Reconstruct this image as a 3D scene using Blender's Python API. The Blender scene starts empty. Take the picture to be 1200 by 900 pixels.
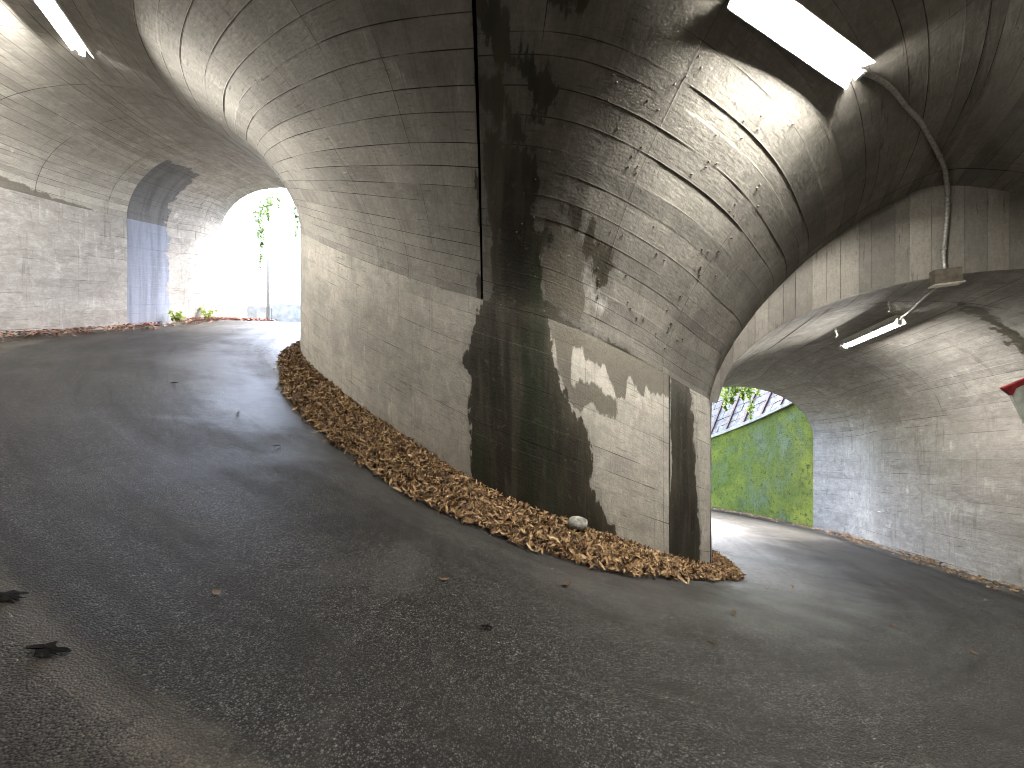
import bpy, math, random
import numpy as np
from mathutils import Vector, Matrix

random.seed(7)
rng = np.random.default_rng(7)
scene = bpy.context.scene
COL = scene.collection
R = math.radians

# ------------------------------------------------------------------ camera
EYE = 1.5
cam_d = bpy.data.cameras.new("camera")
cam = bpy.data.objects.new("camera", cam_d)
COL.objects.link(cam)
cam.location = (0, 0, EYE)
cam.rotation_euler = (R(90), 0, 0)
cam_d.sensor_width = 36
cam_d.lens = 36 * 451 / 1200
cam_d.clip_start = 0.05
cam_d.clip_end = 2000
scene.camera = cam

# ------------------------------------------------------------------ world, sun, exposure
SUN_EL, SUN_AZ = 55, 20
world = bpy.data.worlds.new("World")
scene.world = world
world.use_nodes = True
wn = world.node_tree.nodes
sky = wn.new("ShaderNodeTexSky")
sky.sky_type = 'NISHITA'
sky.sun_disc = False
sky.sun_elevation = R(SUN_EL)
sky.sun_rotation = R(SUN_AZ)
sky.air_density = 1.0
sky.dust_density = 3.0
sky.ozone_density = 1.0
wn["Background"].inputs[1].default_value = 0.15
world.node_tree.links.new(sky.outputs[0], wn["Background"].inputs[0])
sun_d = bpy.data.lights.new("sun", 'SUN')
sun_d.energy = 0.8
sun_d.angle = R(14)
sun_d.color = (1.0, 0.96, 0.9)
sun = bpy.data.objects.new("sun", sun_d)
COL.objects.link(sun)
az, el = R(SUN_AZ), R(SUN_EL)
sd = Vector((math.sin(az) * math.cos(el), math.cos(az) * math.cos(el), math.sin(el)))
sun.rotation_euler = sd.to_track_quat('Z', 'Y').to_euler()
vs = scene.view_settings
vs.view_transform = 'Standard'
vs.look = 'None'
vs.gamma = 1
vs.use_curve_mapping = False
vs.exposure = 4.2
LAMP = 88.0                                   # radiance of the fluorescent tubes
scene.cycles.use_denoising = True
scene.cycles.filter_width = 1.0
scene.cycles.use_adaptive_sampling = True
scene.cycles.adaptive_threshold = 0.02
scene.cycles.sample_clamp_indirect = 8.0
scene.cycles.max_bounces = 10
scene.cycles.diffuse_bounces = 6
scene.cycles.caustics_reflective = False
scene.cycles.caustics_refractive = False

# ------------------------------------------------------------------ helpers
def tag(o, label=None, cat=None, group=None, kind=None):
    if label: o["label"] = label
    if cat: o["category"] = cat
    if group: o["group"] = group
    if kind: o["kind"] = kind
    return o

def empty(name, loc=(0, 0, 0), rot=(0, 0, 0)):
    o = bpy.data.objects.new(name, None)
    o.empty_display_size = 0.2
    o.location = loc
    o.rotation_euler = rot
    COL.objects.link(o)
    return o

def mesh_obj(name, verts, faces, mat, parent=None, smooth=False, uv=None, attrs=None):
    me = bpy.data.meshes.new(name)
    verts = np.asarray(verts, dtype=np.float32).reshape(-1, 3)
    if isinstance(faces, np.ndarray):
        nf, k = faces.shape
        me.vertices.add(len(verts)); me.vertices.foreach_set("co", verts.ravel())
        me.loops.add(nf * k); me.loops.foreach_set("vertex_index", faces.astype(np.int32).ravel())
        me.polygons.add(nf)
        me.polygons.foreach_set("loop_start", np.arange(0, nf * k, k, dtype=np.int32))
        me.polygons.foreach_set("loop_total", np.full(nf, k, dtype=np.int32))
        me.update(calc_edges=True)
    else:
        me.from_pydata([tuple(v) for v in verts], [], faces)
    if uv is not None:
        lay = me.uv_layers.new(name="UVMap")
        li = np.empty(len(me.loops), dtype=np.int32)
        me.loops.foreach_get("vertex_index", li)
        lay.data.foreach_set("uv", np.asarray(uv, dtype=np.float32)[li].ravel())
    for k, v in (attrs or {}).items():
        a = me.attributes.new(k, 'FLOAT', 'POINT')
        a.data.foreach_set("value", np.asarray(v, dtype=np.float32).ravel())
    if smooth:
        me.polygons.foreach_set("use_smooth", np.ones(len(me.polygons), dtype=bool))
    me.validate()
    if mat: me.materials.append(mat)
    o = bpy.data.objects.new(name, me)
    COL.objects.link(o)
    if parent: o.parent = parent
    return o

class MB:
    """collects boxes, tubes and prisms into one mesh"""
    def __init__(s): s.v, s.f = [], []
    def add(s, v, f):
        b = len(s.v); s.v += [tuple(p) for p in v]; s.f += [tuple(i + b for i in q) for q in f]; return s
    def box(s, c, d, M=None):
        x, y, z = d[0] / 2, d[1] / 2, d[2] / 2
        v = [Vector((sx * x, sy * y, sz * z)) for sz in (-1, 1) for sx, sy in ((-1, -1), (1, -1), (1, 1), (-1, 1))]
        if M is not None: v = [M @ p for p in v]
        v = [p + Vector(c) for p in v]
        return s.add(v, [(3, 2, 1, 0), (4, 5, 6, 7), (0, 1, 5, 4), (1, 2, 6, 5), (2, 3, 7, 6), (3, 0, 4, 7)])
    def tube(s, pts, r, n=10, cap=True):
        pts = [Vector(p) for p in pts]
        rs = r if isinstance(r, (list, tuple)) else [r] * len(pts)
        v, f = [], []
        up = Vector((0, 0, 1))
        for i, p in enumerate(pts):
            t = (pts[min(i + 1, len(pts) - 1)] - pts[max(i - 1, 0)]).normalized()
            a = t.cross(up)
            if a.length < 1e-3: a = t.cross(Vector((1, 0, 0)))
            a.normalize(); b = t.cross(a)
            for k in range(n):
                w = 2 * math.pi * k / n
                v.append(p + a * math.cos(w) * rs[i] + b * math.sin(w) * rs[i])
        for i in range(len(pts) - 1):
            for k in range(n):
                f.append((i * n + k, i * n + (k + 1) % n, (i + 1) * n + (k + 1) % n, (i + 1) * n + k))
        if cap:
            f.append(tuple(range(n - 1, -1, -1))); f.append(tuple((len(pts) - 1) * n + k for k in range(n)))
        return s.add(v, f)
    def build(s, name, mat, parent=None, smooth=False):
        return mesh_obj(name, s.v, s.f, mat, parent, smooth)

def catmull(P, s):
    """uniform Catmull-Rom through rows of P at parameters s"""
    P = np.asarray(P, float); n = len(P)
    s = np.clip(np.asarray(s, float), 0, n - 1 - 1e-9)
    i = np.floor(s).astype(int); t = (s - i)[..., None]
    Pe = np.vstack([2 * P[0] - P[1], P, 2 * P[-1] - P[-2]])
    p0, p1, p2, p3 = Pe[i], Pe[i + 1], Pe[i + 2], Pe[i + 3]
    return 0.5 * (2 * p1 + (p2 - p0) * t + (2 * p0 - 5 * p1 + 4 * p2 - p3) * t ** 2 + (3 * p1 - p0 - 3 * p2 + p3) * t ** 3)

def grid_faces(nu, nv, flip=False):
    a = (np.arange(nu - 1)[:, None] * nv + np.arange(nv - 1)[None, :]).ravel()
    f = np.stack([a, a + nv, a + nv + 1, a + 1], 1)
    return f[:, ::-1].copy() if flip else f

# value noise on a lattice (numpy)
_lat = rng.random((64, 64, 16))
def vnoise(x, y, z=0.0):
    x = np.asarray(x, float); y = np.asarray(y, float); z = np.zeros_like(x) + z
    xi, yi, zi = np.floor(x).astype(int), np.floor(y).astype(int), np.floor(z).astype(int)
    fx, fy, fz = x - xi, y - yi, z - zi
    fx, fy, fz = fx * fx * (3 - 2 * fx), fy * fy * (3 - 2 * fy), fz * fz * (3 - 2 * fz)
    o = 0
    for a in (0, 1):
        for b in (0, 1):
            for c in (0, 1):
                o = o + _lat[(xi + a) % 64, (yi + b) % 64, (zi + c) % 16] * (fx if a else 1 - fx) * (fy if b else 1 - fy) * (fz if c else 1 - fz)
    return o
def fbm(x, y, z=0.0, o=3):
    r, a, t = 0, 1.0, 0
    for k in range(o):
        r = r + a * vnoise(x * 2 ** k + 17 * k, y * 2 ** k + 5 * k, z); t += a; a *= 0.5
    return r / t

def poly_sd(px, py, poly):
    """signed distance to a polygon, positive inside"""
    P = np.asarray(poly, float); Q = np.roll(P, -1, 0)
    d = np.full(px.shape, 1e9); inside = np.zeros(px.shape, bool)
    for (ax, ay), (bx, by) in zip(P, Q):
        ex, ey = bx - ax, by - ay
        t = np.clip(((px - ax) * ex + (py - ay) * ey) / (ex * ex + ey * ey + 1e-12), 0, 1)
        d = np.minimum(d, np.hypot(px - ax - t * ex, py - ay - t * ey))
        c = (ay > py) != (by > py)
        inside ^= c & (px < (bx - ax) * (py - ay) / (by - ay + 1e-12) + ax)
    return np.where(inside, d, -d)

# ------------------------------------------------------------------ node helpers
class NT:
    def __init__(s, name):
        s.m = bpy.data.materials.new(name); s.m.use_nodes = True
        s.t = s.m.node_tree; s.n = s.t.nodes; s.l = s.t.links
        s.b = s.n["Principled BSDF"]
    def N(s, typ, **kw):
        n = s.n.new(typ)
        for k, v in kw.items(): setattr(n, k, v)
        return n
    def put(s, sock, v):
        if hasattr(v, "node") or isinstance(v, bpy.types.NodeSocket): s.l.new(v, sock)
        elif isinstance(v, (tuple, list)) and len(v) == 3 and sock.type == 'RGBA': sock.default_value = (*v, 1)
        else: sock.default_value = v
    def math(s, op, a, b=0.0, c=0.0, clamp=False):
        n = s.N("ShaderNodeMath", operation=op); n.use_clamp = clamp
        s.put(n.inputs[0], a); s.put(n.inputs[1], b); s.put(n.inputs[2], c); return n.outputs[0]
    def mix(s, f, a, b, mode='MIX'):
        n = s.N("ShaderNodeMix", data_type='RGBA', blend_type=mode)
        s.put(n.inputs[0], f); s.put(n.inputs[6], a); s.put(n.inputs[7], b); return n.outputs[2]
    def ramp(s, x, a, b, lo=0.0, hi=1.0, smooth=True):
        n = s.N("ShaderNodeMapRange", interpolation_type='SMOOTHSTEP' if smooth else 'LINEAR')
        s.put(n.inputs[0], x); s.put(n.inputs[1], a); s.put(n.inputs[2], b); s.put(n.inputs[3], lo); s.put(n.inputs[4], hi)
        return n.outputs[0]
    def coords(s, kind="UV", scale=(1, 1, 1)):
        tc = s.N("ShaderNodeTexCoord"); mp = s.N("ShaderNodeMapping")
        mp.inputs[3].default_value = scale
        if kind == 'UV': mp.inputs[1].default_value = (3.13, 1.71, 0.37)
        s.l.new(tc.outputs[kind], mp.inputs[0]); return mp.outputs[0]
    def noise(s, vec, scale, detail=4, rough=0.55, dist=0.0, out=0):
        n = s.N("ShaderNodeTexNoise"); s.put(n.inputs["Vector"], vec)
        n.inputs["Scale"].default_value = scale; n.inputs["Detail"].default_value = detail
        n.inputs["Roughness"].default_value = rough; n.inputs["Distortion"].default_value = dist
        return n.outputs[out]
    def voro(s, vec, scale, feature='F1', out="Distance"):
        n = s.N("ShaderNodeTexVoronoi", feature=feature); s.put(n.inputs["Vector"], vec)
        n.inputs["Scale"].default_value = scale; return n.outputs[out]
    def attr(s, name):
        n = s.N("ShaderNodeAttribute", attribute_name=name); return n.outputs["Fac"]
    def bump(s, h, dist, strength=1.0, normal=None):
        n = s.N("ShaderNodeBump"); s.put(n.inputs["Height"], h)
        n.inputs["Distance"].default_value = dist; n.inputs["Strength"].default_value = strength
        if normal is not None: s.l.new(normal, n.inputs["Normal"])
        return n.outputs[0]

def plain(name, col, rough=0.5, metal=0.0, spec=0.5, var=0.25, scale=20, bump=0.001):
    t = NT(name); v = t.coords("Object")
    n = t.noise(v, scale, 4)
    c = t.mix(t.ramp(n, 0.3, 0.7), tuple(x * (1 - var) for x in col), tuple(min(1, x * (1 + var)) for x in col))
    t.put(t.b.inputs["Base Color"], c)
    t.b.inputs["Roughness"].default_value = rough; t.b.inputs["Metallic"].default_value = metal
    t.b.inputs["Specular IOR Level"].default_value = spec
    if bump: t.put(t.b.inputs["Normal"], t.bump(n, bump))
    return t.m

def concrete(name, lo, hi, boards_tone=0.35, streak=0.5, blotch=0.5, pale=0.3, wet=(0.030, 0.027, 0.020), moss=0.0, bump=0.007, mottle=0.55, tintc=((0.20, 0.23, 0.31), (0.11, 0.13, 0.18))):
    """board-marked concrete; UV in metres; point attributes tone, groove, stain, salt, tint"""
    t = NT(name)
    uv = t.coords("UV")
    big = t.noise(uv, 0.55, 4, 0.6)
    mid = t.noise(uv, 2.6, 9, 0.68, 0.4)
    mott = t.noise(uv, 9.0, 8, 0.72, 0.6)
    pat = t.noise(t.coords("UV", (2.2, 7.0, 1)), 1.0, 8, 0.66, 0.8)
    fine = t.noise(uv, 38, 4, 0.65)
    gra = t.noise(t.coords("UV", (3.0, 16.0, 1)), 3.0, 4, 0.6)           # wood grain of the shuttering, along the boards
    drip = t.noise(t.coords("UV", (6.5, 0.55, 1)), 1.0, 5, 0.6, 0.4)      # runs down the surface
    drip2 = t.noise(t.coords("UV", (22, 1.3, 1)), 1.0, 3, 0.6, 0.2)
    c = t.mix(t.ramp(mid, 0.25, 0.75), lo, hi)
    c = t.mix(t.ramp(mott, 0.36, 0.66, mottle, 0.0), c, tuple(x * 0.42 for x in lo))
    c = t.mix(t.ramp(pat, 0.50, 0.62, 0.0, 0.42), c, tuple(x * 0.48 for x in lo))
    c = t.mix(t.ramp(pat, 0.36, 0.27, 0.0, 0.5), c, tuple(min(0.6, x * 1.35) for x in hi))
    tone = t.attr("tone")
    c = t.mix(boards_tone, c, t.mix(tone, tuple(x * 0.62 for x in lo), tuple(min(1, x * 1.28) for x in hi)))
    c = t.mix(t.math('MULTIPLY', t.ramp(gra, 0.42, 0.68), 0.22), c, tuple(x * 0.55 for x in lo))
    c = t.mix(t.math('MULTIPLY', t.ramp(big, 0.48, 0.66), blotch), c, tuple(x * 0.5 for x in lo))
    c = t.mix(t.math('MULTIPLY', t.ramp(t.math('MULTIPLY', drip, t.ramp(drip2, 0.25, 0.75, 0.6, 1.2)), 0.52, 0.72), streak), c, (0.085, 0.078, 0.066))
    pl = t.ramp(t.math('ADD', t.math('MULTIPLY', mid, 0.6), t.math('MULTIPLY', drip2, 0.45)), 0.58, 0.72)
    c = t.mix(t.math('MULTIPLY', pl, pale), c, tuple(min(1, x * 1.5) for x in hi))
    c = t.mix(t.ramp(fine, 0.35, 0.8, 0.0, 0.35), c, tuple(x * 0.5 for x in lo))
    dash = t.ramp(t.noise(t.coords("UV", (2.4, 42, 1)), 1.0, 4, 0.65, 0.3), 0.60, 0.68)
    dash = t.math('MULTIPLY', dash, t.ramp(t.noise(uv, 1.7, 3), 0.40, 0.58))
    c = t.mix(t.math('MULTIPLY', dash, 0.55), c, (0.05, 0.046, 0.038))
    # pin holes left by air bubbles
    holes = t.ramp(t.voro(uv, 9.0), 0.05, 0.022)
    holes = t.math('MULTIPLY', holes, t.ramp(t.noise(uv, 1.3, 2), 0.5, 0.6))
    c = t.mix(t.math('MULTIPLY', holes, 0.8), c, (0.03, 0.027, 0.024))
    salt = t.math('ADD', t.attr("salt"), t.math('MULTIPLY', t.math('SUBTRACT', t.noise(uv, 7, 5, 0.65), 0.5), 0.9))
    c = t.mix(t.ramp(salt, 0.0, 0.35, 0, 0.75), c, (0.52, 0.50, 0.46))
    tint = t.math('ADD', t.attr("tint"), t.math('MULTIPLY', t.math('SUBTRACT', mid, 0.5), 0.7))
    c = t.mix(t.ramp(tint, 0.0, 0.06, 0, 0.85), c, t.mix(t.ramp(drip, 0.35, 0.7), *tintc))
    dirt = t.math('MULTIPLY', t.ramp(t.attr("groove"), 0.02, 0.5), t.ramp(t.noise(uv, 2.1, 4), 0.22, 0.45))
    c = t.mix(dirt, c, (0.025, 0.022, 0.018))
    # wet run: the signed distance roughened by noise, pulled into drips
    n1 = t.math('SUBTRACT', t.noise(t.coords("UV", (9, 1.6, 1)), 1.0, 5, 0.62), 0.5)
    n2 = t.math('SUBTRACT', t.noise(uv, 4.2, 9, 0.68, 0.4), 0.5)
    sdn = t.math('ADD', t.attr("stain"), t.math('ADD', t.math('MULTIPLY', n1, 0.34), t.math('MULTIPLY', n2, 0.42)))
    w = t.ramp(sdn, -0.012, 0.03)
    inner = t.noise(t.coords("UV", (5, 0.8, 1)), 1.0, 5, 0.6)
    wc = t.mix(t.ramp(inner, 0.42, 0.7), wet, tuple(x * 2.4 for x in wet))
    wc = t.mix(t.ramp(mott, 0.56, 0.72, 0.0, 0.7), wc, (0.12, 0.108, 0.085))
    wc = t.mix(t.ramp(sdn, 0.28, 0.02, 0.0, 0.5), wc, (0.085, 0.075, 0.055))
    wc = t.mix(t.ramp(t.noise(t.coords("UV", (2.2, 0.5, 1)), 1.0, 3), 0.52, 0.68, 0, 0.75), wc, (0.026, 0.034, 0.02))
    hfn = t.math('ADD', t.attr("half"), t.math('ADD', t.math('MULTIPLY', n1, 0.22), t.math('MULTIPLY', n2, 0.14)))
    c = t.mix(t.math('MULTIPLY', t.ramp(hfn, -0.012, 0.025), 0.85), c, t.mix(t.ramp(fine, 0.3, 0.7), (0.085, 0.075, 0.056), (0.135, 0.12, 0.092)))
    damp = t.ramp(sdn, -0.16, -0.02)
    c = t.mix(t.math('MULTIPLY', damp, 0.35), c, tuple(x * 0.45 for x in lo))
    c = t.mix(w, c, wc)
    if moss:
        g = t.ramp(t.math('MULTIPLY', t.noise(uv, 1.4, 5, 0.65), t.ramp(t.noise(uv, 14, 3), 0.3, 0.7, 0.8, 1.15)), 0.55, 0.66, 0, moss)
        c = t.mix(g, c, (0.07, 0.085, 0.03))
    t.put(t.b.inputs["Base Color"], c)
    t.put(t.b.inputs["Roughness"], t.ramp(w, 0, 1, 0.88, 0.42))
    t.b.inputs["Specular IOR Level"].default_value = 0.35
    h = t.math('ADD', t.math('MULTIPLY', fine, 0.35), t.math('ADD', t.math('MULTIPLY', gra, 0.45), t.math('MULTIPLY', t.noise(uv, 11, 5, 0.6), 0.45)))
    h = t.math('SUBTRACT', h, t.math('MULTIPLY', holes, 1.2))
    t.put(t.b.inputs["Normal"], t.bump(h, bump))
    return t.m

# ------------------------------------------------------------------ the line of the tunnel: inner and outer wall foot, road height
#        inner x      y      z      outer x     y      z     rise of the vault
SEC = np.array([
    (-4.95, 18.0, 4.15,  -9.30, 17.6, 4.25, 1.60),   # 0 road outside the upper mouth
    (-4.80, 11.4, 3.25,  -8.35, 11.0, 3.35, 1.60),   # 1 upper mouth
    (-4.60,  9.6, 2.85,  -8.22,  9.2, 2.95, 1.62),   # 2
    (-4.07,  7.4, 2.13,  -7.98,  6.3, 2.32, 1.75),   # 3
    (-2.72,  6.05, 1.30, -6.75,  2.2, 1.50, 2.00),   # 4
    (-1.37,  5.17, 0.63, -3.30, -1.3, 0.75, 2.20),   # 5
    (-0.40,  4.55, 0.21, -0.20, -2.0, 0.33, 2.30),   # 6
    ( 0.47,  4.26, -0.09, 1.60, -1.8, 0.10, 2.35),   # 7 apex of the bend
    ( 1.38,  4.45, -0.46, 3.80, -0.6, -0.15, 2.35),  # 8
    ( 2.14,  4.84, -0.80, 5.30,  1.0, -0.45, 2.32),  # 9
    ( 2.69,  5.22, -1.03, 6.28,  3.1, -0.84, 2.24),  # 10 arch header
    ( 3.15,  6.3, -1.27,  6.75,  5.3, -1.26, 1.55),  # 11
    ( 3.60,  8.0, -1.60,  7.25,  7.5, -1.70, 1.50),  # 12
    ( 4.05, 10.4, -2.13,  7.75,  9.9, -2.20, 1.50),  # 13 lower mouth
    ( 2.60, 15.6, -3.10,  5.60, 16.2, -3.20, 1.50),  # 14 road outside the lower mouth
])
WALL = 2.30
ISO = SEC[:, 0:3]; OSO = SEC[:, 3:6]; RISE = SEC[:, 6:7]
S_UP, S_JOINT, S_HEAD, S_LOW = 1.0, 2.4, 10.0, 13.0
MEAN_S = np.linspace(0, 14, 1401)
_mid = 0.6 * catmull(ISO, MEAN_S) + 0.4 * catmull(OSO, MEAN_S)
MEAN_L = np.concatenate([[0], np.cumsum(np.linalg.norm(np.diff(_mid, axis=0), axis=1))])
def s2u(s): return np.interp(s, MEAN_S, MEAN_L)
def u2s(u): return np.interp(u, MEAN_L, MEAN_S)

def surf(s, v, rise_k=1.0, rise_abs=None, inset=0.0, sag=0.0):
    """point of the lining; v: 0..1 inner wall up, 1..2 vault, 2..3 outer wall down; grid of s by v"""
    s = np.asarray(s, float); v = np.asarray(v, float)
    I = catmull(ISO, s)[:, None, :]; O = catmull(OSO, s)[:, None, :]
    r = catmull(RISE, s)[:, None, :] * rise_k if rise_abs is None else np.full((len(s), 1, 1), float(rise_abs))
    ax = O - I; hx = ax / np.linalg.norm(ax[..., :2], axis=-1, keepdims=True)
    I = I + hx * inset * [1, 1, 0]; O = O - hx * inset * [1, 1, 0]
    up = np.array([0, 0, 1.0]); V = v[None, :, None]
    pin = I + up * (WALL * V)
    pout = O + up * (WALL * (3 - V))
    a = np.clip(V - 1, 0, 1) * math.pi
    kk = np.interp(s, [0, 2, 4, 7, 8.5, 10.0, 10.001, 14], [0.96, 0.98, 1.10, 1.18, 1.29, 1.34, 1.34, 1.34])
    k = (kk if rise_abs is None else np.full(len(s), 0.97))[:, None, None]
    cx, sx = np.cos(a), np.sin(a)
    cx = np.sign(cx) * np.abs(cx) ** k; sx = np.abs(sx) ** k
    parch = (I + O) / 2 + up * WALL + (I - O) / 2 * cx + up * r * sx
    return np.where(V < 1, pin, np.where(V > 2, pout, parch))

def v_metres(v):
    """running length up the wall and over the vault for the texture (about)"""
    v = np.asarray(v, float)
    return np.where(v < 1, v * WALL, np.where(v < 2, WALL + (v - 1) * 7.0, WALL + 7.0 + (v - 2) * WALL))

def lining(name, mat, s0, s1, v0, v1, du, bw, seam, parent=None, kw=None, stains=(), salts=(), tints=(), damps=(), amp=0.003, gdepth=0.0035, flip=True, seed=0, wobble=0.016, gcov=0.75, gap=None):
    """board-marked shell between s0..s1, v0..v1: every board a step and a joint of real depth"""
    kw = kw or {}
    r = np.random.default_rng(100 + seed)
    u0, u1 = float(s2u(s0)), float(s2u(s1))
    us = list(np.arange(u0, u1, du)) + [u1]
    seams = []
    x = u0 + seam * 0.4
    while x < u1 - 0.1:
        seams.append(x); x += seam * r.uniform(0.8, 1.2)
    for q in seams: us += [q - 0.016, q - 0.006, q, q + 0.006, q + 0.016]
    us = np.unique(np.round(np.clip(us, u0, u1), 4))
    vm0, vm1 = float(v_metres(v0)), float(v_metres(v1))
    nb = max(1, int(round((vm1 - vm0) / bw)))
    edges = np.linspace(vm0, vm1, nb + 1)
    edges[1:-1] += r.uniform(-0.22, 0.22, nb - 1) * bw
    vm = [edges[0]]
    for a, b in zip(edges[:-1], edges[1:]): vm += [a + 0.005, a + 0.010, (a + b) / 2, b - 0.010, b - 0.005, b]
    vm = np.array(vm)
    # back to v
    v = np.where(vm < WALL, vm / WALL, np.where(vm <= WALL + 7.0, 1 + (vm - WALL) / 7.0, 2 + (vm - WALL - 7.0) / WALL))
    s = u2s(us)
    P = surf(s, v, **kw)
    e = 1e-3
    sa, sb = np.clip(s - e, 0, 14), np.clip(s + e, 0, 14)
    Du = surf(sb, v, **kw) - surf(sa, v, **kw)
    Dv = surf(s, np.clip(v + e, v0, v1), **kw) - surf(s, np.clip(v - e, v0, v1), **kw)
    Nn = np.cross(Dv, Du); Nn /= np.linalg.norm(Nn, axis=-1, keepdims=True) + 1e-12     # into the tunnel
    U, V = np.meshgrid(us, vm, indexing='ij')
    bi = np.clip(np.searchsorted(edges, V, side='right') - 1, 0, nb - 1)
    # boards of each bay between seams, some boards run through a seam
    si = np.searchsorted(np.array(seams), U + 0.15 * np.sin(bi * 12.9898)) if seams else np.zeros_like(bi)
    tab = r.uniform(0, 1, (nb + 1, len(seams) + 2)); brd = r.uniform(0, 1, (nb + 1, 1))
    tone = (0.65 * tab + 0.35 * brd)[bi, si]
    off = (tab - 0.5)[bi, si] * 2 * amp
    dist_edge = np.minimum(np.abs(V - edges[bi]), np.abs(V - edges[bi + 1]))
    has = 0.25 + 0.75 * r.uniform(0, 1, (nb + 2, len(seams) + 2)); has[0] = has[nb] = 1.6
    on_edge = dist_edge < 1e-6
    ei = np.where(np.abs(V - edges[bi]) < 1e-6, bi, bi + 1)
    gv = np.where(on_edge, has[ei, si], 0.0) * np.clip(fbm(U * 1.7, V * 9, seed + 0.5) * 2.8 - gcov, 0, 1)
    gs = np.zeros_like(U)
    for j, q in enumerate(seams):
        gs = np.maximum(gs, np.where(np.abs(U - q) < 1e-3, 0.35 + 0.5 * r.random(), 0) * np.clip(fbm(V * 2.2, U * 3 + j, seed) * 3.0 - 0.2 - gcov, 0, 1))
    groove = np.clip(np.maximum(gv, gs), 0, 1)
    P = P + Nn * (off - groove * gdepth + (fbm(U * 0.9, V * 0.9, seed) - 0.5) * wobble + (fbm(U * 4, V * 6, seed + 3) - 0.5) * 0.003)[..., None]
    stain = np.full(U.shape, -5.0); salt = np.full(U.shape, -5.0); tint = np.full(U.shape, -5.0)
    for i_, p in enumerate(stains): stain = np.maximum(stain, poly_sd(U, V, p) + (0.07 if i_ else 0.0))
    half = np.full(U.shape, -5.0)
    for p in damps: half = np.maximum(half, poly_sd(U, V, p))
    for p in salts: salt = np.maximum(salt, poly_sd(U, V, p))
    for p in tints: tint = np.maximum(tint, poly_sd(U, V, p))
    return mesh_obj(name, P.reshape(-1, 3), grid_faces(len(us), len(vm), flip), mat, parent, True,
                    uv=np.stack([U, V], -1).reshape(-1, 2),
                    attrs=dict(tone=tone, groove=groove, stain=stain, salt=salt, tint=tint, half=half))

#STAINS-BEGIN
# outlines of stains and deposits in metres along and up the lining
STAIN_WALL = [[(19.16, 2.35), (18.96, 1.95), (18.72, 1.62), (18.69, 1.47), (18.87, 1.3), (18.86, 0.84), (18.88, 0.2), (18.95, -0.4), (20.18, -0.4), (21.57, -0.4), (21.57, 0.21), (21.32, 0.35), (21.2, 0.45), (21.03, 0.63), (21.02, 0.96), (20.97, 1.16), (20.86, 1.31), (20.66, 1.4), (20.48, 1.62), (20.36, 1.83), (20.31, 2.07), (20.2, 2.35)]]
DAMP_WALL = [[(20.2, 2.4), (23.12, 2.4), (23.13, 2.08), (22.41, 1.96), (22.29, 1.98), (22.11, 1.87), (22.0, 2.0), (21.82, 2.0), (21.81, 1.76), (21.57, 1.74), (21.51, 1.86), (21.33, 1.99), (21.1, 2.0), (20.91, 1.99), (20.86, 2.1), (20.67, 2.07), (20.67, 1.63), (20.79, 1.76), (21.32, 1.75), (21.62, 1.67), (21.57, 1.48), (21.31, 1.45), (21.03, 1.54), (20.85, 1.41), (20.66, 1.4), (20.41, 1.72)]]
STAIN_END = [[(22.96, 2.32), (23.6, 2.4), (23.75, 1.97), (23.84, 1.12), (24.0, 0.66), (24.08, -0.4), (22.77, -0.4), (22.82, 0.58), (23.0, 1.15), (22.92, 1.68)]]
STAIN_VAULT = [[(19.2, 3.67), (19.25, 3.21), (19.3, 2.8), (19.3, 2.2), (20.0, 2.2), (20.67, 2.1), (21.41, 2.1), (21.98, 2.23), (21.91, 2.33), (21.74, 2.38), (21.2, 2.33), (20.8, 2.34), (20.6, 2.36), (20.43, 2.5), (20.16, 2.56), (20.09, 2.82), (20.1, 3.05), (20.24, 3.21), (20.08, 3.23), (19.77, 3.36), (19.93, 3.46), (20.1, 3.53), (20.08, 3.6), (19.89, 3.65), (19.8, 3.74), (19.54, 3.82), (19.25, 3.9)],
    [(20.71, 3.38), (20.67, 3.3), (20.71, 3.22), (20.9, 3.09), (21.01, 3.01), (21.14, 3.01), (21.1, 3.09), (21.14, 3.17), (20.98, 3.24), (20.8, 3.28), (20.73, 3.36)],
    [(19.31, 4.36), (19.4, 4.33), (19.53, 4.29), (19.61, 4.23), (19.67, 4.21), (19.82, 4.17), (19.96, 4.08), (19.79, 4.05), (19.69, 4.12), (19.53, 4.22), (19.41, 4.27)],
    [(19.2, 4.47), (19.41, 4.39), (19.43, 4.36), (19.31, 4.37), (19.15, 4.41)],
    [(19.77, 4.58), (19.9, 4.56), (20.02, 4.5), (20.02, 4.49), (19.95, 4.5), (19.84, 4.54)],
    [(19.15, 4.14), (19.33, 4.09), (19.45, 4.03), (19.41, 4.0), (19.2, 4.02)],
    [(19.51, 3.96), (19.61, 3.92), (19.66, 3.85), (19.56, 3.88)],
    [(20.36, 3.45), (20.5, 3.48), (20.53, 3.39), (20.38, 3.38)]]
DAMP_VAULT = [[(20.03, 3.36), (20.37, 3.29), (20.6, 3.31), (20.73, 3.18), (20.73, 2.96), (20.86, 2.71), (20.79, 2.43), (20.45, 2.45), (20.17, 2.5), (20.09, 2.82)]]
SALT_VAULT = [[(20.23, 3.23), (20.58, 3.28), (20.72, 2.96), (20.58, 2.7), (20.37, 2.93)], [(20.66, 3.21), (20.94, 3.03), (21.3, 2.91), (21.39, 2.78), (21.2, 2.55), (20.87, 2.56), (20.74, 2.89)]]
SALT_WALL = [[(18.4, 2.31), (19.09, 2.29), (18.88, 1.94), (18.71, 1.61), (18.65, 1.42), (18.77, 1.26), (18.62, 1.22), (18.55, 1.74)]]
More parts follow.
